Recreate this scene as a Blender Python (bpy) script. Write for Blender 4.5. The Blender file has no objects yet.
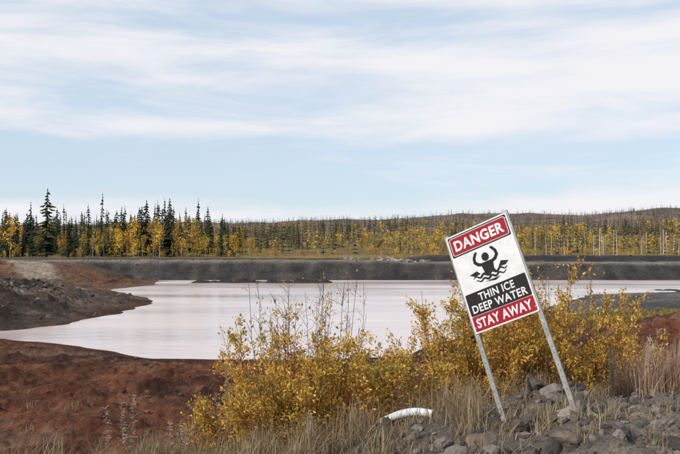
import bpy, math, random
import numpy as np
from mathutils import Matrix, Vector
rng=np.random.default_rng(7); random.seed(7)
WL=-4.35
# ---------------------------------------------------------------- noise
_perm=np.random.default_rng(3).permutation(256); _perm=np.concatenate([_perm,_perm,_perm])
_ang=np.random.default_rng(4).random(256)*2*np.pi
def perlin(x,y,seed=0):
    x=np.asarray(x,float)+seed*17.31; y=np.asarray(y,float)+seed*9.77
    xi=np.floor(x).astype(int); yi=np.floor(y).astype(int)
    xf=x-xi; yf=y-yi
    def g(ix,iy,dx,dy):
        h=_ang[_perm[_perm[ix&255]+(iy&255)]]
        return np.cos(h)*dx+np.sin(h)*dy
    u=xf*xf*xf*(xf*(xf*6-15)+10); v=yf*yf*yf*(yf*(yf*6-15)+10)
    a=g(xi,yi,xf,yf); b=g(xi+1,yi,xf-1,yf); c=g(xi,yi+1,xf,yf-1); d=g(xi+1,yi+1,xf-1,yf-1)
    return (a*(1-u)+b*u)*(1-v)+(c*(1-u)+d*u)*v
def fbm(x,y,o=4,seed=0):
    s=0;a=1.0
    for i in range(o):
        s=s+a*perlin(x*2**i,y*2**i,seed+i); a*=0.5
    return s
def ss(a,b,t):
    t=np.clip((t-a)/(b-a),0,1); return t*t*(3-2*t)
# ---------------------------------------------------------------- pond outline (metres)
POND=np.array([(-34,52.5),(-24,54),(-21,57),(-19.7,64.7),(-19,72),(-20.5,82),(-26.8,94),(-31,103),(-28,115),(-30,124),(-20,129.5),
 (0,130),(40,129.5),(90,130),(160,130),(160,104),(60,101),(44,97),(31,92),(23.5,80),(14,62),(7,47.5),(3.6,41),(-2,39.5),(-6,39.6),(-9.9,40.2),(-13.1,43),(-17,46.3),(-22,48.5),(-34,50.5)],float)
def sdist(x,y):
    x=np.asarray(x,float);y=np.asarray(y,float)
    d=np.full(x.shape,1e9); ins=np.zeros(x.shape,bool)
    n=len(POND)
    for i in range(n):
        ax,ay=POND[i];bx,by=POND[(i+1)%n]
        ex,ey=bx-ax,by-ay
        t=np.clip(((x-ax)*ex+(y-ay)*ey)/(ex*ex+ey*ey),0,1)
        d=np.minimum(d,np.hypot(x-ax-t*ex,y-ay-t*ey))
        c=((ay>y)!=(by>y))
        with np.errstate(divide='ignore',invalid='ignore'):
            xi=ax+(y-ay)/(by-ay+1e-12)*ex
        ins^=(c&(x<xi))
    return np.where(ins,-d,d)
def track(x,y):
    # gravel haul track coming down from the dam on the left
    ax,ay,bx,by=-56.,132.,-30.,82.
    t=np.clip(((x-ax)*(bx-ax)+(y-ay)*(by-ay))/((bx-ax)**2+(by-ay)**2),0,1)
    return np.hypot(x-ax-t*(bx-ax),y-ay-t*(by-ay))
def H(x,y):
    x=np.asarray(x,float);y=np.asarray(y,float)
    wob=fbm(x*0.18,y*0.18,3,11)*1.3
    s=sdist(x,y)+wob*ss(20,60,y)
    z=WL+np.where(s>0,1.1*(1-np.exp(-np.clip(s,0,400)*.07/1.1)),np.clip(s*.15,-2,0))
    rt=ss(14,22,x)*ss(60,66,y)
    z=z-.30*rt*ss(0,14,s)
    lump=fbm(x*.16,y*.16,4,1)*.75*ss(0,7,s)+np.abs(fbm(x*.7,y*.7,3,2))*.36*ss(.2,3,s)+fbm(x*2.6,y*2.6,3,22)*.10*ss(0,1,s)
    z=z+lump*(1-ss(118,128,y))*(1-.6*rt)
    q=(y-26)-(x+14)*.28+fbm(x*.1,y*.1,2,8)*3
    z=z-0.14*np.exp(-(q/.35)**2)-0.14*np.exp(-((q-1.9)/.35)**2)
    m=ss(-19.5,-31,x)*ss(51,58,y)*(1-ss(62,96,y))
    z=z+m*(2.4+fbm(x*.25,y*.25,4,5)*1.3)
    m2=ss(-32,-46,x)*ss(74,96,y)*(1-ss(128,140,y)); z=z+m2*2.3
    z=z+1.9*np.exp(-((x-18)/6)**2-((y-36)/9)**2)*(1+.5*fbm(x*.4,y*.4,3,6))
    z=z+(1.0+.5*fbm(x*.5,y*.5,2,9))*np.exp(-((y-101)/2.5)**2)*ss(33,37,x)*.55
    z=np.where((np.abs(y-121)<5)&(x>-28)&(x<3),np.maximum(z,WL-0.6+(1.0+fbm(x*.3,y*.5,3,14)*.8)*np.exp(-((y-121)/2.2)**2)*ss(-26,-22,x)*(1-ss(-3,1,x))),z)
    top=np.where(x<8,-1.15,-1.15-.4*ss(8,14,x))
    dam=WL-.4+(top-WL+.4)*np.clip((y-128.5+perlin(x*.1,y*0,3)*.8)/7,0,1)+fbm(x*.25,y*.25,3,12)*.22*ss(129,132,y)
    tier=1.05*ss(8,20,x)*np.clip((y-146+perlin(x*.07,y*0,4)*1.5)/3.5,0,1)
    z=np.where(y>126,np.maximum(np.where(x<-36,z,-9),np.maximum(dam,WL-.8)+tier),z)
    back=ss(156,190,y)
    z=z-back*tier*.9+back*(fbm(x*.02,y*.02,3,13)*1.2-.2)
    A=27+20*ss(-250,520,x)+4*fbm(x*.0022,y*0+1.3,3,15)
    t=np.clip((y-260)/680,0,1)
    hill=A*(t**1.05)+fbm(x*.009,y*.009,4,16)*6*ss(280,600,y)
    hill=hill-ss(1000,1900,y)*25
    z=z+hill*(y>200)
    c=np.interp(x,[-8,-2,0,.75,1.4,1.9,3.2,6,20],[-.9,-.55,-.29,-.06,.1,.24,.16,.3,.2])
    c=c*ss(0,4.5,y)
    bank=c-.55*np.clip(y-7.4+fbm(x*.8,y*.8,2,17)*.5,0,1e3)-.25*np.clip(np.abs(x)-60,0,1e3)
    bank=bank+fbm(x*1.5,y*1.5,4,18)*.10+fbm(x*9,y*9,3,19)*.022
    z=np.maximum(z,bank)
    return z
# ---------------------------------------------------------------- mesh helpers
def link(o,parent=None):
    bpy.context.scene.collection.objects.link(o)
    if parent: o.parent=parent
    return o
def build(name,V,F,C=None,mats=(),midx=None,smooth=False,parent=None):
    V=np.asarray(V,np.float32);F=np.asarray(F,np.int32)
    me=bpy.data.meshes.new(name); k=F.shape[1]
    me.vertices.add(len(V)); me.vertices.foreach_set('co',V.ravel())
    me.loops.add(F.size); me.loops.foreach_set('vertex_index',F.ravel())
    me.polygons.add(len(F)); me.polygons.foreach_set('loop_start',np.arange(len(F),dtype=np.int32)*k)
    for m in mats: me.materials.append(m)
    if midx is not None: me.polygons.foreach_set('material_index',np.asarray(midx,np.int32))
    me.polygons.foreach_set('use_smooth',np.full(len(F),smooth))
    me.update(calc_edges=True)
    if C is not None:
        a=me.color_attributes.new('Col','FLOAT_COLOR','POINT')
        c4=np.ones((len(V),4),np.float32); c4[:,:3]=C; a.data.foreach_set('color',c4.ravel())
    me.validate()
    return link(bpy.data.objects.new(name,me),parent)
class Acc:
    def __init__(s): s.V=[];s.F=[];s.C=[];s.M=[];s.n=0
    def add(s,V,F,C,m=0):
        V=np.asarray(V,float);F=np.asarray(F,int)
        s.V.append(V);s.F.append(F+s.n);s.n+=len(V)
        s.C.append(np.broadcast_to(np.asarray(C,float),(len(V),3)));s.M.append(np.full(len(F),m))
    def obj(s,name,mats,smooth=False,parent=None):
        return build(name,np.concatenate(s.V),np.concatenate(s.F),np.concatenate(s.C),mats,np.concatenate(s.M),smooth,parent)
_tf={}
def tube(acc,P,r0,r1,col,m=0,sides=4):
    P=np.asarray(P,float);n=len(P)
    T=np.gradient(P,axis=0);T/=np.linalg.norm(T,axis=1)[:,None]+1e-9
    ref=np.array([.31,.95,.05]);A=np.cross(T,ref);A/=np.linalg.norm(A,axis=1)[:,None]+1e-9;B=np.cross(T,A)
    r=np.linspace(r0,r1,n)[:,None,None]
    th=np.arange(sides)*2*np.pi/sides
    V=P[:,None,:]+r*(A[:,None,:]*np.cos(th)[None,:,None]+B[:,None,:]*np.sin(th)[None,:,None])
    if (n,sides) not in _tf:
        F=[]
        for i in range(n-1):
            for j in range(sides):
                a=i*sides+j;b=i*sides+(j+1)%sides
                F+= [(a,b,b+sides),(a,b+sides,a+sides)]
        _tf[(n,sides)]=np.array(F)
    acc.add(V.reshape(-1,3),_tf[(n,sides)],col,m)
# ---------------------------------------------------------------- materials
def nt(name):
    m=bpy.data.materials.new(name);m.use_nodes=True;t=m.node_tree
    return m,t,t.nodes['Principled BSDF']
def N(t,ty):
    return t.nodes.new(ty)
def noise(t,scale,detail=4,rough=.55,vec=None):
    n=N(t,'ShaderNodeTexNoise');n.inputs['Scale'].default_value=scale;n.inputs['Detail'].default_value=detail;n.inputs['Roughness'].default_value=rough
    if vec is not None: t.links.new(vec,n.inputs['Vector'])
    return n
def mapr(t,src,a,b,lo=0.3,hi=0.7):
    n=N(t,'ShaderNodeMapRange');t.links.new(src,n.inputs[0])
    n.inputs[1].default_value=lo;n.inputs[2].default_value=hi;n.inputs[3].default_value=a;n.inputs[4].default_value=b
    return n
def math_(t,op,a,b):
    n=N(t,'ShaderNodeMath');n.operation=op
    for i,v in enumerate((a,b)):
        if isinstance(v,(int,float)): n.inputs[i].default_value=v
        else: t.links.new(v,n.inputs[i])
    return n
def mulcol(t,col,fac):
    n=N(t,'ShaderNodeVectorMath');n.operation='SCALE';t.links.new(col,n.inputs[0])
    if isinstance(fac,(int,float)): n.inputs['Scale'].default_value=fac
    else: t.links.new(fac,n.inputs['Scale'])
    return n
def vcol_mat(name,rough=.9,scales=(),bump=(),transl=0,spec=.2):
    m,t,p=nt(name)
    at=N(t,'ShaderNodeAttribute');at.attribute_name='Col'
    geo=N(t,'ShaderNodeNewGeometry')
    col=at.outputs['Color']
    for sc,lo,hi in scales:
        n=noise(t,sc,5,.6,geo.outputs['Position']); r=mapr(t,n.outputs['Fac'],lo,hi)
        col=mulcol(t,col,r.outputs[0]).outputs[0]
    t.links.new(col,p.inputs['Base Color'])
    p.inputs['Roughness'].default_value=rough;p.inputs['Specular IOR Level'].default_value=spec
    if bump:
        prev=None
        for sc,st,dist in bump:
            n=noise(t,sc,6,.65,geo.outputs['Position']);b=N(t,'ShaderNodeBump');b.inputs['Strength'].default_value=st;b.inputs['Distance'].default_value=dist
            t.links.new(n.outputs['Fac'],b.inputs['Height'])
            if prev: t.links.new(prev.outputs[0],b.inputs['Normal'])
            prev=b
        t.links.new(prev.outputs[0],p.inputs['Normal'])
    if transl:
        tr=N(t,'ShaderNodeBsdfTranslucent');t.links.new(col,tr.inputs['Color'])
        mx=N(t,'ShaderNodeMixShader');mx.inputs[0].default_value=transl
        t.links.new(p.outputs[0],mx.inputs[1]);t.links.new(tr.outputs[0],mx.inputs[2])
        t.links.new(mx.outputs[0],t.nodes['Material Output'].inputs['Surface'])
    return m
M_ground=vcol_mat('earth',.95,[(.35,.65,1.35),(3,.55,1.45),(28,.6,1.4)],[(1.2,.7,.35),(7,.9,.10),(50,.6,.012)],spec=.1)
M_leaf=vcol_mat('leaf',.6,transl=.42)
M_twig=vcol_mat('bark',.85)
M_tree=vcol_mat('tree_foliage',.8,transl=.2)
M_rock=vcol_mat('rock',.85,[(6,.6,1.4),(60,.75,1.25)],[(25,.6,.02),(120,.4,.004)])
M_grass=vcol_mat('dry_grass_blade',.8,transl=.3)
def flat(name,c,rough=.5,dirt=.15,metal=0,sc=9,spec=.25):
    m,t,p=nt(name);tc=N(t,'ShaderNodeTexCoord')
    n=noise(t,sc,6,.65,tc.outputs['Object']);r=mapr(t,n.outputs['Fac'],1-dirt,1+dirt*.3)
    rgb=N(t,'ShaderNodeRGB');rgb.outputs[0].default_value=(*c,1)
    t.links.new(mulcol(t,rgb.outputs[0],r.outputs[0]).outputs[0],p.inputs['Base Color'])
    p.inputs['Roughness'].default_value=rough;p.inputs['Metallic'].default_value=metal;p.inputs['Specular IOR Level'].default_value=spec
    return m
# ---------------------------------------------------------------- ground
rr=np.concatenate([np.linspace(.3,4,12,endpoint=False),np.geomspace(4,12,150,endpoint=False),np.geomspace(12,150,500,endpoint=False),np.geomspace(150,1300,180,endpoint=False),np.geomspace(1300,6000,25)])
aa=np.radians(np.concatenate([np.linspace(-34,34,680,endpoint=False),np.linspace(34,326,110,endpoint=False)]))
R,Aa=np.meshgrid(rr,aa,indexing='ij'); X=R*np.sin(Aa);Y=R*np.cos(Aa)
Z=H(X.ravel(),Y.ravel()).reshape(X.shape)
nr,na=X.shape
V=np.stack([X,Y,Z],-1).reshape(-1,3)
I,J=np.meshgrid(np.arange(nr-1),np.arange(na),indexing='ij');J2=(J+1)%na
F=np.stack([I*na+J,I*na+J2,(I+1)*na+J2,(I+1)*na+J],-1).reshape(-1,4)
x,y,z=V.T
s=sdist(x,y)+fbm(x*0.18,y*0.18,3,11)*1.3*ss(20,60,y)
def mix(a,b,m): m=np.asarray(m)[:,None]; return a*(1-m)+b*m
def colr(*c): return np.broadcast_to(np.array(c,float),(len(x),3))
p1=fbm(x*.12,y*.12,4,31);p2=fbm(x*.6,y*.6,3,32)
C=mix(colr(.098,.038,.022),colr(.042,.019,.013),ss(-.15,.3,p1))
C=mix(C,colr(.155,.07,.04),ss(.1,.5,p2)*.65)
C=mix(C,colr(.165,.105,.075),ss(.25,.5,fbm(x*.07+4,y*.2,4,37))*.5)
C=mix(C,colr(.045,.024,.018),(1-ss(.3,2.5,s))*.85)
mm=ss(-19,-23,x)*ss(50,54,y)*(1-ss(100,115,y)*.4)
C=mix(C,mix(colr(.11,.078,.063),colr(.048,.034,.029),ss(-.2,.3,p1+p2*.4)),mm)
C=mix(C,colr(.16,.08,.045),ss(-24,-29,x)*ss(78,86,y)*(1-ss(120,127,y))*ss(-.4,.1,p2)*.75)
C=mix(C,mix(colr(.10,.093,.093),colr(.06,.056,.056),ss(-.2,.3,p1)),ss(15,21,x)*ss(60,66,y)*(1-ss(112,120,y)))
C=mix(C,colr(.05,.035,.03),np.exp(-((y-101)/3)**2)*ss(33,37,x)*.9)
C=mix(C,colr(.04,.03,.028),((np.abs(y-121)<6)&(x>-27)&(x<3))*1.0)
C=mix(C,colr(.12,.11,.03),np.exp(-((x-25)/7)**2-((y-54)/5)**2)*.8)
dm=ss(127,129,y)
dc=mix(colr(.036,.034,.035),colr(.062,.055,.052),ss(-.2,.4,fbm(x*.3,y*.08,4,33)))
dc=mix(dc,colr(.17,.145,.12),ss(134.3,135.8,y)*(1-ss(143,146,y)))
dc=mix(dc,colr(.032,.032,.033),ss(145,146,y)*(1-ss(149,151,y))*ss(8,16,x))
C=mix(C,dc,dm)
C=mix(C,colr(.30,.245,.19),(1-ss(2.0,3.4,track(x,y)+p2*.8))*.9)
fl=mix(colr(.14,.10,.05),colr(.21,.145,.045),ss(-.2,.3,fbm(x*.02,y*.02,4,34)))
C=mix(C,fl,ss(152,170,y))
hl=mix(colr(.16,.12,.105),colr(.10,.08,.066),ss(-.3,.3,fbm(x*.012,y*.02,4,35)))
hl=mix(hl,colr(.20,.14,.06),ss(.0,.35,fbm(x*.01,y*.016,4,36))*.6*(1-ss(600,750,y)*.8))
C=mix(C,hl,ss(380,560,y))
bk=(np.hypot(x*0.3,y)<14)&(z>WL+1.2)
C=np.where(bk[:,None],mix(colr(.10,.084,.074),colr(.155,.127,.105),ss(-.2,.4,p2)),C)
ground=build('ground',V,F,C,[M_ground],smooth=True)
# ---------------------------------------------------------------- water
m,t,p=nt('pond_water');geo=N(t,'ShaderNodeNewGeometry')
p.inputs['IOR'].default_value=1.33
mp=N(t,'ShaderNodeMapping');mp.inputs['Scale'].default_value=(.5,1.1,1);t.links.new(geo.outputs['Position'],mp.inputs['Vector'])
n1=noise(t,1.3,5,.6,mp.outputs[0]);b=N(t,'ShaderNodeBump');b.inputs['Strength'].default_value=.3;b.inputs['Distance'].default_value=.1
t.links.new(n1.outputs['Fac'],b.inputs['Height']);t.links.new(b.outputs[0],p.inputs['Normal'])
mp2=N(t,'ShaderNodeMapping');mp2.inputs['Scale'].default_value=(.025,.09,1);mp2.inputs['Rotation'].default_value=(0,0,.2);t.links.new(geo.outputs['Position'],mp2.inputs['Vector'])
n2=noise(t,1,5,.55,mp2.outputs[0]);r2=mapr(t,n2.outputs['Fac'],.08,.30);t.links.new(r2.outputs[0],p.inputs['Roughness'])
cr=N(t,'ShaderNodeMix');cr.data_type='RGBA';cr.inputs[6].default_value=(.52,.43,.41,1);cr.inputs[7].default_value=(.68,.59,.575,1)
t.links.new(mapr(t,n2.outputs['Fac'],0,1).outputs[0],cr.inputs[0]);t.links.new(cr.outputs[2],p.inputs['Base Color'])
build('pond_water',[(-60,32,WL),(190,32,WL),(190,133,WL),(-60,133,WL)],[(0,1,2,3)],None,[m])
# ---------------------------------------------------------------- distant trees
def spruce(layers,br,rad,r,sparse=.12):
    a=Acc();
    g=np.array([.032,.041,.022])
    tube(a,[(0,0,-.03),(0,0,.5),(0,0,1)],.011,.002,(.06,.045,.035),0,3)
    for i in range(layers):
        u=i/(layers-1);z0=.08+.90*u
        R0=rad*((1-u)**.75*(.55+.8*r.random())+.06)
        for k in range(br):
            if r.random()<sparse: continue
            th=r.random()*6.283;R=R0*(.5+.75*r.random());w=R*.33
            c,s_=math.cos(th),math.sin(th);dz=-.18*R-.02*r.random()+R*.1
            Vv=[(0,0,z0+.025),(c*R*.6-s_*w,s_*R*.6+c*w,z0+dz*.5-.02),(c*R,s_*R,z0+dz),(c*R*.6+s_*w,s_*R*.6-c*w,z0+dz*.5-.02)]
            a.add(Vv,[(0,1,2),(0,2,3)],g*(.6+.9*r.random()))
    return np.concatenate(a.V),np.concatenate(a.F),np.concatenate(a.C)
def decid(nq,sz,w,col,r,trunkc=(.25,.22,.19)):
    a=Acc()
    tube(a,[(0,0,-.03),(.01,0,.5),(0,.01,.95)],.012,.003,trunkc,0,3)
    cl=[(r.normal(0,w*.45),r.normal(0,w*.45),r.uniform(.25,.92)) for _ in range(9)]
    for c_ in cl[:6]: tube(a,[(0,0,c_[2]*.5),c_],.006,.002,trunkc,0,3)
    for i in range(nq):
        c_=cl[r.integers(len(cl))];zz=c_[2]+r.normal(0,.08)
        pp=np.array([c_[0]*(1.25-zz*.6)+r.normal(0,w*.28),c_[1]*(1.25-zz*.6)+r.normal(0,w*.28),max(.08,min(1,zz))])
        d=r.normal(size=(3,3));d/=np.linalg.norm(d,axis=1)[:,None]
        a.add(pp+d*sz,[(0,1,2)],np.array(col)*(.6+.7*r.random()))
    return np.concatenate(a.V),np.concatenate(a.F),np.concatenate(a.C)
r=np.random.default_rng(5)
SN=[spruce(20,8,ra,r,sp_) for ra,sp_ in ((.13,.1),(.17,.2),(.2,.12),(.09,.35),(.15,.1),(.11,.2),(.08,.5),(.18,.3))]
SF=[spruce(8,5,ra,r) for ra in (.17,.2,.22,.13)]
YC=[(.56,.36,.045),(.45,.31,.06),(.62,.36,.045),(.30,.24,.06),(.50,.27,.04)]
YF=[(.40,.27,.06),(.31,.235,.07),(.44,.28,.06),(.23,.185,.07)]
GB=[(.17,.135,.11),(.14,.11,.095),(.2,.15,.11)]
DN=[decid(330,.034,w_,c,r) for c,w_ in zip(YC*2,(.2,.15,.23,.18,.13,.16,.22,.14,.2,.18))]
DF=[decid(55,.085,.26,c,r) for c in YF]
DG=[decid(40,.075,.26,c,r) for c in GB]
def place(name,temps,pts,hts,tint=.25,wide=1.):
    a=Acc();zz=H(pts[:,0],pts[:,1])
    for (px,py),h,z0 in zip(pts,hts,zz):
        Vt,Ft,Ct=temps[r.integers(len(temps))];th=r.random()*6.283
        c,s_=math.cos(th),math.sin(th);wd=h*(.75+.5*r.random())*wide
        Vn=np.stack([(Vt[:,0]*c-Vt[:,1]*s_)*wd+px+Vt[:,2]*r.normal(0,.025)*h,(Vt[:,0]*s_+Vt[:,1]*c)*wd+py,Vt[:,2]*h+z0],-1)
        a.add(Vn,Ft,Ct*(1+r.uniform(-tint,tint)))
    return a.obj(name,[M_tree])
def polar(n,b0,b1,d0,d1,dens=None):
    b=r.uniform(b0,b1,n)/755.;d=np.sqrt(r.uniform(d0*d0,d1*d1,n))
    P=np.stack([b*d,d],-1)
    if dens is not None: P=P[r.random(len(P))<dens(P[:,0],P[:,1],b*755)]
    return P
# bearings are expressed as 755*tan(angle) either side of due north
Pn=polar(1300,-520,-100,180,330,lambda x,y,b:.25+.75*ss(-.2,.25,fbm(x*.03,y*.03,3,41)))
bb=Pn[:,0]/Pn[:,1]*755
hn=(4.5+10.5*r.random(len(Pn))**1.5)*(1-.35*ss(-150,-105,bb))*(.85+.3*ss(-.3,.3,fbm(Pn[:,0]*.05,Pn[:,1]*.02,2,60)))
place('spruce_forest',SN,Pn,hn)
Pn=polar(560,-520,-85,170,300,lambda x,y,b:.15+.85*ss(-.1,.25,fbm(x*.04+9,y*.04,3,46)));place('golden_birch_forest',DN,Pn,3+7*r.random(len(Pn))**1.3)
Pn=polar(520,-520,560,158,235,lambda x,y,b:.3+.7*ss(-.2,.2,fbm(x*.04+3,y*.04,3,47)));place('golden_shrub_thicket',DN,Pn,.8+1.8*r.random(len(Pn)),wide=1.7)
Pn=polar(2700,-120,560,240,520,lambda x,y,b:ss(-.3,.1,fbm(x*.015,y*.015,3,42)))
place('spruce_forest',SF,Pn,3.5+7*r.random(len(Pn))**1.6)
Pn=polar(2400,-140,560,225,480,lambda x,y,b:(.2+.8*ss(.1,-.2,fbm(x*.015,y*.015,3,42)))*(.4+.6*ss(-20,120,b)))
place('golden_birch_forest',DF,Pn,3+4.5*r.random(len(Pn)))
Pn=polar(8500,-600,600,460,1060,lambda x,y,b:.15+.85*ss(-.15,.2,fbm(x*.01,y*.018,4,43)))
place('spruce_forest',SF,Pn,3+4.5*r.random(len(Pn))**1.3,.3)
Pn=polar(2200,-600,600,450,760,lambda x,y,b:ss(-.05,.3,fbm(x*.012,y*.02,4,44))*(1-ss(580,740,y)*.8))
place('golden_birch_forest',DF,Pn,3+3*r.random(len(Pn)),.3)
Pn=polar(5200,-600,600,520,1060,lambda x,y,b:ss(.15,-.3,fbm(x*.01,y*.018,4,43)))
place('bare_birch_scrub',DG,Pn,2+2.5*r.random(len(Pn)),.3)
a=Acc();Pn=polar(44,190,400,220,300);zz=H(Pn[:,0],Pn[:,1])
for (px,py),z0 in zip(Pn,zz):
    h=5.5+3*r.random();l=r.normal(0,.15)
    tube(a,[(px,py,z0-.2),(px+l*.5,py,z0+h*.5),(px+l,py,z0+h)],.10,.04,(.48,.44,.40),0,5)
    for k in range(5):
        zc=h*(.5+.45*r.random());th=r.random()*6.28;tube(a,[(px+l*zc/h,py,z0+zc),(px+math.cos(th)*.6,py+math.sin(th)*.6,z0+zc+.5)],.03,.01,(.35,.3,.27),0,3)
a.obj('bare_birch_trunks',[M_twig])
# ---------------------------------------------------------------- rocks
def rock_templates(n,sub=2):
    import bmesh
    out=[]
    for i in range(n):
        bm=bmesh.new();bmesh.ops.create_icosphere(bm,subdivisions=sub,radius=1)
        Vv=np.array([v.co[:] for v in bm.verts]);Ff=np.array([[v.index for v in f.verts] for f in bm.faces]);bm.free()
        for k in range(9):
            d=r.normal(size=3);d/=np.linalg.norm(d);o=.55+.3*r.random()
            q=Vv@d;Vv=Vv-np.clip(q-o,0,None)[:,None]*d
        Vv=Vv*(1+.05*r.normal(size=(len(Vv),1)))*np.array([1,.55+.4*r.random(),.45+.3*r.random()])
        out.append((Vv,Ff))
    return out
RT1=rock_templates(8,1);RT=rock_templates(14,2);RT3=rock_templates(8,3)
def rocks(name,P,S,cols,T=RT,sink=.25):
    a=Acc();zz=H(P[:,0],P[:,1])
    for (px,py),s_,z0 in zip(P,S,zz):
        Vt,Ft=T[r.integers(len(T))]
        e=Matrix.Rotation(r.random()*6.28,3,'Z')@Matrix.Rotation(r.normal(0,.35),3,'X')@Matrix.Rotation(r.normal(0,.35),3,'Y')
        Vn=Vt@np.array(e).T*s_+np.array([px,py,z0+s_*(.35-sink)])
        a.add(Vn,Ft,np.array(cols[r.integers(len(cols))])*(.7+.6*r.random()))
    return a.obj(name,[M_rock])
GC=[(.12,.105,.096),(.085,.074,.068),(.17,.15,.135),(.11,.084,.07),(.055,.05,.047)]
n=4200;px=r.uniform(-2.5,5.5,n);py=r.uniform(4.6,8.6,n);k=r.random(n)<ss(-1.3,1.2,px);P=np.stack([px,py],-1)[k]
rocks('rock_rubble',P,.010+.05*r.random(len(P))**3,GC)
n=190;P=np.stack([r.uniform(.2,5,n),r.uniform(5.2,7.9,n)],-1);rocks('rock_rubble',P,.05+.13*r.random(n)**2,GC,RT3,.25)
n=5200;P=np.stack([r.uniform(-24,20,n),17+28*r.random(n)**1.4],-1);P=P[(sdist(P[:,0],P[:,1])>.6)&(r.random(n)<ss(-.3,.4,fbm(P[:,0]*.25,P[:,1]*.25,3,48)))];rocks('earth_clods',P,.04+.14*r.random(len(P))**3,[(.09,.038,.024),(.06,.027,.018),(.125,.06,.038),(.08,.055,.045)],RT1,.35)
n=900;P=np.stack([r.uniform(-46,-20,n),r.uniform(53,92,n)],-1);P=P[(sdist(P[:,0],P[:,1])>.3)&(track(P[:,0],P[:,1])>2.5)];rocks('bank_boulders',P,.08+.28*r.random(len(P))**3,[(.09,.072,.062),(.07,.052,.045)])
n=90;P=np.stack([r.normal(-27.5,1.2,n),r.normal(66,2.5,n)],-1);rocks('bank_boulders',P,.12+.25*r.random(n)**2,[(.15,.135,.125),(.12,.105,.095)])
n=420;P=np.stack([r.uniform(-60,100,n),r.uniform(129.5,152,n)],-1);rocks('dam_riprap',P,.12+.22*r.random(n)**3,[(.085,.08,.076),(.06,.056,.053)])
n=70;P=np.stack([r.normal(9,4.5,n),r.uniform(141,145,n)],-1);rocks('rubble_pile',P,.3+.6*r.random(n),[(.24,.21,.18),(.15,.13,.11)])
# ---------------------------------------------------------------- shrubs
def bush(name,cx,cy,nst,hgt,spread,leaves_per,cols,seed,bare=0,twc=(.11,.06,.045),leafsz=.021,barelen=1.25):
    q=np.random.default_rng(seed);a=Acc();LP=[];LD=[]
    for i in range(nst+bare):
        isb=i>=nst
        th=q.random()*6.283;sp=spread*math.sqrt(q.random())*(0.6 if isb else 1)
        bx,by=cx+math.cos(th)*sp*.35,cy+math.sin(th)*sp*.35
        bz=float(H(np.array([bx]),np.array([by]))[0])-.05
        L=hgt*(barelen*(.75+.28*q.random()) if isb else (.5+.55*q.random())*(1-.28*(sp/spread)**2))
        end=np.array([bx+math.cos(th)*sp*.8,by+math.sin(th)*sp*.8,bz+L]);st=np.array([bx,by,bz])
        tt=np.linspace(0,1,8)[:,None]
        P=st+(end-st)*tt+np.array([math.cos(th),math.sin(th),0])*sp*.15*np.sin(tt*3.14)+np.cumsum(q.normal(0,.016,(8,3)),0)
        tube(a,P,.009 if not isb else .0065,.002,np.array(twc)*(.7+.7*q.random()),0)
        nt_=q.integers(16,24)
        for k in range(nt_):
            u=q.uniform(.12 if not isb else .3,.98);i0=int(u*7);p0=P[i0]+(P[min(7,i0+1)]-P[i0])*(u*7-i0)
            dd=(end-st)/np.linalg.norm(end-st)*.8+q.normal(0,.55,3);dd[2]=abs(dd[2])*.8+.15;dd/=np.linalg.norm(dd)
            l=hgt*(.19 if not isb else .15)*(.5+.8*q.random())*(1.1-.5*u)
            Q=p0+dd*l*np.linspace(0,1,5)[:,None]+np.cumsum(q.normal(0,.008,(5,3)),0)
            tube(a,Q,.003,.0013,np.array(twc)*(.7+.8*q.random()),0,3)
            nl=int(leaves_per*(.06 if isb else 1)*(.4+1.2*q.random()))
            uu=q.uniform(.1,1,nl)
            LP.append(p0+dd*l*uu[:,None]+q.normal(0,.024,(nl,3)));LD.append(dd+q.normal(0,.6,(nl,3)))
    LP=np.concatenate(LP);LD=np.concatenate(LD)
    LD/=np.linalg.norm(LD,axis=1)[:,None];n=len(LP)
    sd=np.cross(LD,q.normal(size=(n,3)));sd/=np.linalg.norm(sd,axis=1)[:,None]
    up=np.cross(LD,sd)
    S=(leafsz*(.55+.85*q.random(n)))[:,None]
    b0=LP;m1=LP+LD*S*.9+sd*S*.45+up*S*.12;tip=LP+LD*S*1.9+up*S*-.15;m2=LP+LD*S*.9-sd*S*.45+up*S*.12
    Vl=np.stack([b0,m1,tip,m2],1).reshape(-1,3);i4=np.arange(n)[:,None]*4
    Fl=np.concatenate([i4+[0,1,2],i4+[0,2,3]])
    cc=np.array(cols)
    zone=fbm(LP[:,0]*2.2,LP[:,2]*2.2+LP[:,1],2,seed)
    idx=np.clip(((zone*1.1+.58+q.normal(0,.24,n))*len(cc)).astype(int),0,len(cc)-1)
    cl=cc[idx]*(.65+.6*q.random((n,1)))
    a.add(Vl,Fl,np.repeat(cl,4,0),1)
    return a.obj(name,[M_twig,M_leaf])
YL=[(.36,.27,.07),(.52,.36,.08),(.66,.43,.08),(.74,.48,.09),(.68,.42,.09),(.46,.25,.08)]
bush('willow_bush',-.48,8.45,62,1.95,1.08,36,YL,101,bare=22,barelen=1.26)
bush('willow_bush',1.70,9.2,48,2.1,.95,36,YL,102,bare=5,barelen=1.08)
bush('willow_bush',2.50,9.3,54,2.45,.95,36,YL,103,bare=4,barelen=1.05)
bush('willow_bush',3.25,9.0,22,1.45,.6,34,YL,108,bare=3,barelen=1.05)
bush('willow_bush',.10,8.2,10,.9,.4,24,YL,104,bare=2)
bush('willow_bush',-1.35,8.0,12,.9,.6,9,[(.25,.16,.05),(.35,.24,.06),(.2,.1,.05)],105,bare=11,twc=(.14,.07,.05))
bush('willow_bush',4.15,9.0,14,1.35,.5,5,[(.25,.12,.06),(.3,.2,.08)],106,bare=14,twc=(.17,.085,.07),barelen=.95)
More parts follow.
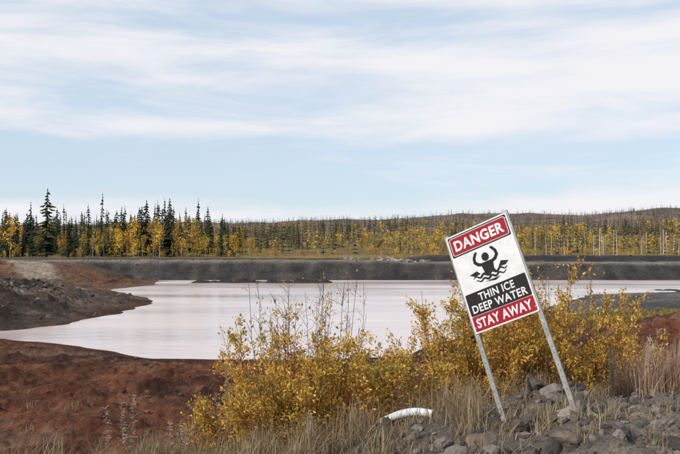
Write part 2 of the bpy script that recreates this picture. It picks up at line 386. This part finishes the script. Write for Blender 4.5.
def grass(name,P,hm,cols,seed,w=.003,lean=.35,hv=.5):
    q=np.random.default_rng(seed);n=len(P);z0=H(P[:,0],P[:,1])-.01
    h=hm*(1-hv+2*hv*q.random(n));th=q.random(n)*6.283;ln=h*lean*np.abs(q.normal(0,1,n))
    dx,dy=np.cos(th)*ln,np.sin(th)*ln;wx,wy=-np.sin(th+q.normal(0,.7,n)),np.cos(th)
    rows=[]
    for u,wf in ((0,1),(.4,.85),(.75,.55),(1,.08)):
        cx=P[:,0]+dx*u*u;cy=P[:,1]+dy*u*u;cz=z0+h*(u-.22*u*u*np.minimum(1,ln/h*1.5))
        for sgn in (-1,1): rows.append(np.stack([cx+sgn*wx*w*wf,cy+sgn*wy*w*wf,cz],-1))
    V=np.stack(rows,1).reshape(-1,3);b=np.arange(n)[:,None]*8
    F=np.concatenate([b+np.array(f) for f in ([0,1,3],[0,3,2],[2,3,5],[2,5,4],[4,5,7],[4,7,6])])
    cc=np.array(cols)[q.integers(0,len(cols),n)]*(.6+.8*q.random((n,1)))
    a=Acc();a.add(V,F,np.repeat(cc,8,0));return a.obj(name,[M_grass])
def tufts(nt_,per,x0,x1,y0,y1,sg,seed,dens=None):
    q=np.random.default_rng(seed);c=np.stack([q.uniform(x0,x1,nt_),q.uniform(y0,y1,nt_)],-1)
    if dens is not None: c=c[q.random(len(c))<dens(c[:,0],c[:,1])]
    return (c[:,None,:]+q.normal(0,sg,(len(c),per,2))).reshape(-1,2)
ST=[(.30,.23,.15),(.24,.17,.11),(.36,.29,.2),(.19,.13,.085),(.27,.22,.11)]
npipe=lambda x,y:1-((x>.36)&(x<1.0)&(y<7.7))*.75
grass('dry_grass',tufts(210,34,-2.0,1.2,6.3,8.8,.06,201,npipe),.31,ST,202,lean=.5)
grass('dry_grass',tufts(45,24,-3.4,-1.6,6.3,8.0,.05,221),.34,ST,222,lean=.5)
grass('dry_grass',tufts(230,22,.3,5.5,5.4,8.8,.05,203),.14,ST,204,lean=.7)
grass('dry_grass',tufts(170,30,1.0,5.2,7.6,9.2,.08,205),.40,ST,206,lean=.45)
grass('dry_grass',tufts(110,40,2.9,4.6,7.3,8.8,.08,207),.45,[(.34,.22,.16),(.28,.17,.12),(.4,.3,.22)],208,lean=.5)
grass('sedge_patch',tufts(420,26,17.5,33,49,60,.35,209),.25,[(.24,.22,.05),(.34,.27,.06),(.17,.17,.05)],210,w=.012,lean=.7)
grass('dry_grass',tufts(240,24,-26,16,17,36,.12,211,lambda x,y:ss(.05,.4,fbm(x*.2,y*.2,3,50))),.22,ST,212,w=.007)
def weed(cx,cy,h,seed):
    q=np.random.default_rng(seed);a=Acc();z0=float(H(np.array([cx]),np.array([cy]))[0])
    for k in range(q.integers(2,4)):
        bx,by=cx+q.normal(0,.05),cy+q.normal(0,.05);L=h*(.7+.35*q.random());lx,ly=q.normal(0,.06,2)
        P=np.array([(bx+lx*u*u,by+ly*u*u,z0+L*u) for u in np.linspace(0,1,7)])
        tube(a,P,.004,.0015,(.26,.16,.10),0)
        for j in range(75):
            u=q.uniform(.45,1);c=P[0]+(P[-1]-P[0])*u;c[0]=bx+lx*u*u;c[1]=by+ly*u*u
            d=q.normal(size=3);d[2]=abs(d[2]);d/=np.linalg.norm(d);l=.03+.035*q.random()*(1.3-u)
            tube(a,[c,c+d*l*.6+[0,0,.005],c+d*l],.002,.0028,np.array((.46,.37,.29))*(.6+.6*q.random()),0,3)
    a.obj('dry_fireweed_plant',[M_grass])
for i,(cx,cy,h) in enumerate([(-1.95,7.0,.95),(-2.05,7.1,.65),(-1.55,7.2,.55),(-.25,7.4,.5),(2.75,7.6,.65),(3.05,7.5,.6),(3.2,7.9,.8),(-1.2,8.1,1.35)]): weed(cx,cy,h,300+i)
# ---------------------------------------------------------------- plastic pipe lying on the crest
a=Acc();u=np.linspace(0,1,24)
px=.44+.46*u;py=7.75-.45*u
g=H(px,py);base=np.polyval(np.polyfit(u,g,1),u)
P=np.stack([px,py,base+.07+.035*np.sin(u*np.pi)-.05*u**3],-1)
tube(a,P,.04,.04,(.60,.64,.68),0,18);tube(a,P,.036,.036,(.10,.10,.11),0,18)
for k in range(0,24,2): tube(a,[P[k]-(P[1]-P[0])*.12,P[k]+(P[1]-P[0])*.12],.0425,.0425,(.56,.60,.64),0,18)
a.obj('plastic_drain_pipe',[vcol_mat('weathered_plastic',.45,[(12,.7,1.1)])],smooth=True)
# ---------------------------------------------------------------- danger sign
k=6.75/755
U=Vector((56,-34,27))*k;D=Vector((25,-35.8,-97))*k
D-=U*(U.dot(D)/U.dot(U));W=U.length;Hh=D.length
ux=U.normalized();uy=(-D).normalized();uz=ux.cross(uy)
cen=Vector(((490.3-340)/755*6.85,6.85,1.65-(273-245)/755*6.85))
org=cen-ux*W/2-uy*Hh/2
sign=bpy.data.objects.new('danger_sign',None);link(sign)
sign.matrix_world=Matrix(((ux.x,uy.x,uz.x,org.x),(ux.y,uy.y,uz.y,org.y),(ux.z,uy.z,uz.z,org.z),(0,0,0,1)))
Mw=flat('sign_white',(.58,.585,.615),.5,.18);Mb=flat('sign_black',(.012,.011,.012),.6,.3,spec=.15);Mr=flat('sign_red',(.27,.012,.022),.55,.2,spec=.1)
Ms=flat('galvanised_steel',(.25,.25,.245),.5,.4,.3,14)
def poly(name,pts,z,mat,parent=sign):
    me=bpy.data.meshes.new(name);me.from_pydata([(p_[0],p_[1],z) for p_ in pts],[],[list(range(len(pts)))]);me.materials.append(mat);me.update()
    return link(bpy.data.objects.new(name,me),parent)
def rrect(x0,y0,x1,y1,rad,n=6):
    o=[]
    for cx,cy,a0 in ((x1-rad,y1-rad,0),(x0+rad,y1-rad,90),(x0+rad,y0+rad,180),(x1-rad,y0+rad,270)):
        for i in range(n+1):
            a_=math.radians(a0+90*i/n);o.append((cx+rad*math.cos(a_),cy+rad*math.sin(a_)))
    return o
def box(name,x0,x1,y0,y1,z0,z1,mat,bev=.002):
    import bmesh
    bm=bmesh.new();bmesh.ops.create_cube(bm,size=1)
    for v in bm.verts: v.co=Vector((x0+(v.co.x+.5)*(x1-x0),y0+(v.co.y+.5)*(y1-y0),z0+(v.co.z+.5)*(z1-z0)))
    bmesh.ops.bevel(bm,geom=bm.edges[:],offset=bev,segments=2,affect='EDGES')
    me=bpy.data.meshes.new(name);bm.to_mesh(me);bm.free();me.materials.append(mat);return link(bpy.data.objects.new(name,me),sign)
pts=rrect(0,0,W,Hh,.018);n_=len(pts)
me=bpy.data.meshes.new('panel');me.from_pydata([(p_[0],p_[1],0) for p_ in pts]+[(p_[0],p_[1],-.006) for p_ in pts],[],[list(range(n_)),list(range(2*n_-1,n_-1,-1))]+[(i,i+n_,(i+1)%n_+n_,(i+1)%n_) for i in range(n_)])
me.materials.append(Mw);me.update();link(bpy.data.objects.new('panel',me),sign)
def band(nm,y0,y1,mat,z=.0012,i=0.014): return poly(nm,rrect(i,y0,W-i,y1,.012),z,mat)
yD0,yD1=Hh*.775,Hh-.014
band('danger_black_border',yD0,yD1,Mb)
poly('danger_white_line',rrect(.026,yD0+.013,W-.026,yD1-.012,.02),.0024,Mw)
poly('danger_red_field',rrect(.032,yD0+.019,W-.032,yD1-.018,.016),.0036,Mr)
yK0,yK1=Hh*.165,Hh*.385
band('warning_black_field',yK0,yK1,Mb)
band('stay_away_red_field',.014,yK0-.004,Mr)
def text(nm,s_,x0,x1,y0,y1,mat,z,off=.022):
    cu=bpy.data.curves.new(nm,'FONT');cu.body=s_;cu.size=1;cu.offset=off;cu.resolution_u=4;cu.space_character=1.08
    ob=bpy.data.objects.new(nm+'_c',cu);link(ob);bpy.context.view_layer.update()
    me=bpy.data.meshes.new_from_object(ob.evaluated_get(bpy.context.evaluated_depsgraph_get()));bpy.data.objects.remove(ob)
    co=np.array([v.co[:] for v in me.vertices]);mn=co.min(0);mx=co.max(0)
    co[:,0]=x0+(co[:,0]-mn[0])/(mx[0]-mn[0])*(x1-x0);co[:,1]=y0+(co[:,1]-mn[1])/(mx[1]-mn[1])*(y1-y0);co[:,2]=z
    me.vertices.foreach_set('co',co.astype(np.float32).ravel());me.materials.clear();me.materials.append(mat);me.update()
    for p_ in me.polygons: p_.material_index=0
    link(bpy.data.objects.new(nm,me),sign)
dh=yD1-yD0
text('text_danger','DANGER',.062,W-.062,yD0+dh*.24,yD1-dh*.24,Mw,.0048,.035)
kh=yK1-yK0
text('text_thin_ice','THIN ICE',W*.22,W*.78,yK0+kh*.55,yK0+kh*.90,Mw,.0024)
text('text_deep_water','DEEP WATER',W*.07,W*.93,yK0+kh*.10,yK0+kh*.45,Mw,.0024)
rh=yK0-.018
text('text_stay_away','STAY AWAY',W*.07,W*.93,.014+rh*.18,.014+rh*.82,Mw,.0024,.03)
cx,cy=W*.5,Hh*.60
def stroke(nm,P,w,z=.0014):
    P=[Vector((p_[0],p_[1],0)) for p_ in P]
    L=[];R_=[]
    for i,p_ in enumerate(P):
        d=(P[min(i+1,len(P)-1)]-P[max(i-1,0)]).normalized();n=Vector((-d.y,d.x,0));ww=w if not isinstance(w,(list,tuple)) else w[i]
        L.append(p_+n*ww);R_.append(p_-n*ww)
    me=bpy.data.meshes.new(nm);vs=[(v.x+cx,v.y+cy,z) for v in L+R_];n=len(P)
    me.from_pydata(vs,[],[(i,i+n,i+n+1,i+1) for i in range(n-1)]);me.materials.append(Mb);me.update();link(bpy.data.objects.new(nm,me),sign)
circ=[(cx+.036*math.cos(i*.2618),cy+.068+.040*math.sin(i*.2618)) for i in range(24)]
poly('figure_head',circ,.0015,Mb)
poly('figure_torso',[(cx+a_,cy+b_) for a_,b_ in ((-.062,.012),(-.045,.024),(.045,.024),(.062,.012),(.05,-.06),(.06,-.085),(-.06,-.085),(-.05,-.06))],.0018,Mb)
for sg,nm in ((-1,'left'),(1,'right')):
    stroke('figure_arm_'+nm,[(sg*.045,.005),(sg*.085,.02),(sg*.112,.05),(sg*.108,.09),(sg*.085,.125),(sg*.07,.138)],[.014,.016,.016,.014,.013,.009],.0021 if sg<0 else .0023)
xs=np.linspace(-.17,.17,35)
for j,(yy,aw,th) in enumerate(((-.088,.012,.012),(-.125,.010,.010))):
    stroke('wave_%d'%(j+1),[(x_*(1-.1*j),yy+aw*math.sin(x_*75+j)) for x_ in xs],[th*(1-(abs(x_)/.18)**2*.8) for x_ in xs],.0026+j*.0002)
poly('ice_shard_1',[(cx-.20,cy-.045),(cx-.12,cy-.03),(cx-.09,cy-.068),(cx-.15,cy-.075)],.0013,Mb)
poly('ice_shard_2',[(cx+.20,cy-.045),(cx+.13,cy-.02),(cx+.09,cy-.066),(cx+.16,cy-.072)],.0013,Mb)
poly('ice_shard_3',[(cx-.07,cy-.15),(cx+.09,cy-.148),(cx+.03,cy-.172)],.0013,Mb)
for nm,xc in (('post_1',.006),('post_2',W-.006)):
    y0=-Hh*1.08;y1=Hh+.022
    box(nm+'_web',xc-.021,xc+.021,y0,y1,-.012,-.0085,Ms,.0008)
    box(nm+'_flange_l',xc-.021,xc-.018,y0,y1,-.034,-.0125,Ms,.0008)
    box(nm+'_flange_r',xc+.018,xc+.021,y0,y1,-.034,-.0125,Ms,.0008)
    for i in range(38):
        yy=y0+.03+i*.052
        if yy>-.02: break
        poly(nm+'_hole_%d'%i,[(xc+.0042*math.cos(q_*.7854),yy+.0042*math.sin(q_*.7854)) for q_ in range(8)],-.0078,Mb)
    for yy in (.05,Hh-.05):
        poly(nm+'_bolt_%d'%int(yy*100),[((.022 if xc<.1 else W-.022)+.008*math.cos(q_*1.0472),yy+.008*math.sin(q_*1.0472)) for q_ in range(6)],.006,Ms)
box('crossbar_upper',.03,W-.03,Hh*.86,Hh*.89,-.0082,-.0062,Ms,.0005)
# ---------------------------------------------------------------- world and sun
EL=math.radians(34);sd=Vector((-.75,-.55,0)).normalized();az=math.atan2(sd.x,sd.y)
w=bpy.data.worlds.new('World');bpy.context.scene.world=w;w.use_nodes=True;t=w.node_tree
bg=t.nodes['Background'];bg.inputs['Strength'].default_value=.12
sky=N(t,'ShaderNodeTexSky');sky.sky_type='NISHITA';sky.sun_disc=False;sky.sun_elevation=EL;sky.sun_rotation=az
sky.air_density=1;sky.dust_density=.4;sky.ozone_density=1.2
tc=N(t,'ShaderNodeTexCoord');sp=N(t,'ShaderNodeSeparateXYZ');t.links.new(tc.outputs['Generated'],sp.inputs[0])
mp=N(t,'ShaderNodeMapping');mp.inputs['Scale'].default_value=(1.5,1.5,10);mp.inputs['Rotation'].default_value=(0,math.radians(-2.0),0);mp.inputs['Location'].default_value=(3.1,.4,.2)
t.links.new(tc.outputs['Generated'],mp.inputs[0])
nn=noise(t,2.0,10,.57,mp.outputs[0]);nn.inputs['Distortion'].default_value=.35
rp=N(t,'ShaderNodeValToRGB');t.links.new(sp.outputs['Z'],rp.inputs[0])
e=rp.color_ramp.elements
e[0].position=0;e[0].color=(.62,)*3+(1,);e[1].position=1;e[1].color=(.5,)*3+(1,)
for ps,v in ((.045,.62),(.07,.46),(.125,.44),(.15,.66),(.25,.66),(.285,.48),(.33,.66)):
    q_=e.new(ps);q_.color=(v,v,v,1)
ad=math_(t,'ADD',nn.outputs['Fac'],rp.outputs[0])
cm=mapr(t,ad.outputs[0],0,.93,.92,1.28);cm.interpolation_type='SMOOTHSTEP'
vl=N(t,'ShaderNodeMix');vl.data_type='RGBA';vl.inputs[0].default_value=.75;vl.inputs[7].default_value=(5.4,6.45,7.6,1)
t.links.new(sky.outputs[0],vl.inputs[6])
mx=N(t,'ShaderNodeMix');mx.data_type='RGBA';mx.inputs[7].default_value=(7.65,7.5,7.75,1)
t.links.new(cm.outputs[0],mx.inputs[0]);t.links.new(vl.outputs[2],mx.inputs[6]);t.links.new(mx.outputs[2],bg.inputs['Color'])
L=bpy.data.lights.new('sun','SUN');L.energy=4.3;L.angle=math.radians(.6);L.color=(1,.92,.80)
so=bpy.data.objects.new('sun',L);link(so)
dv=Vector((sd.x*math.cos(EL),sd.y*math.cos(EL),math.sin(EL)));so.rotation_euler=dv.to_track_quat('Z','Y').to_euler()
# ---------------------------------------------------------------- camera
cd=bpy.data.cameras.new('camera');cd.lens=40;cd.sensor_width=36;cd.clip_start=.1;cd.clip_end=12000
co=bpy.data.objects.new('camera',cd);link(co);co.location=(0,0,1.65);co.rotation_euler=(math.radians(90+1.37),0,0)
bpy.context.scene.camera=co
vs=bpy.context.scene.view_settings;vs.view_transform='Standard';vs.look='None';vs.exposure=0
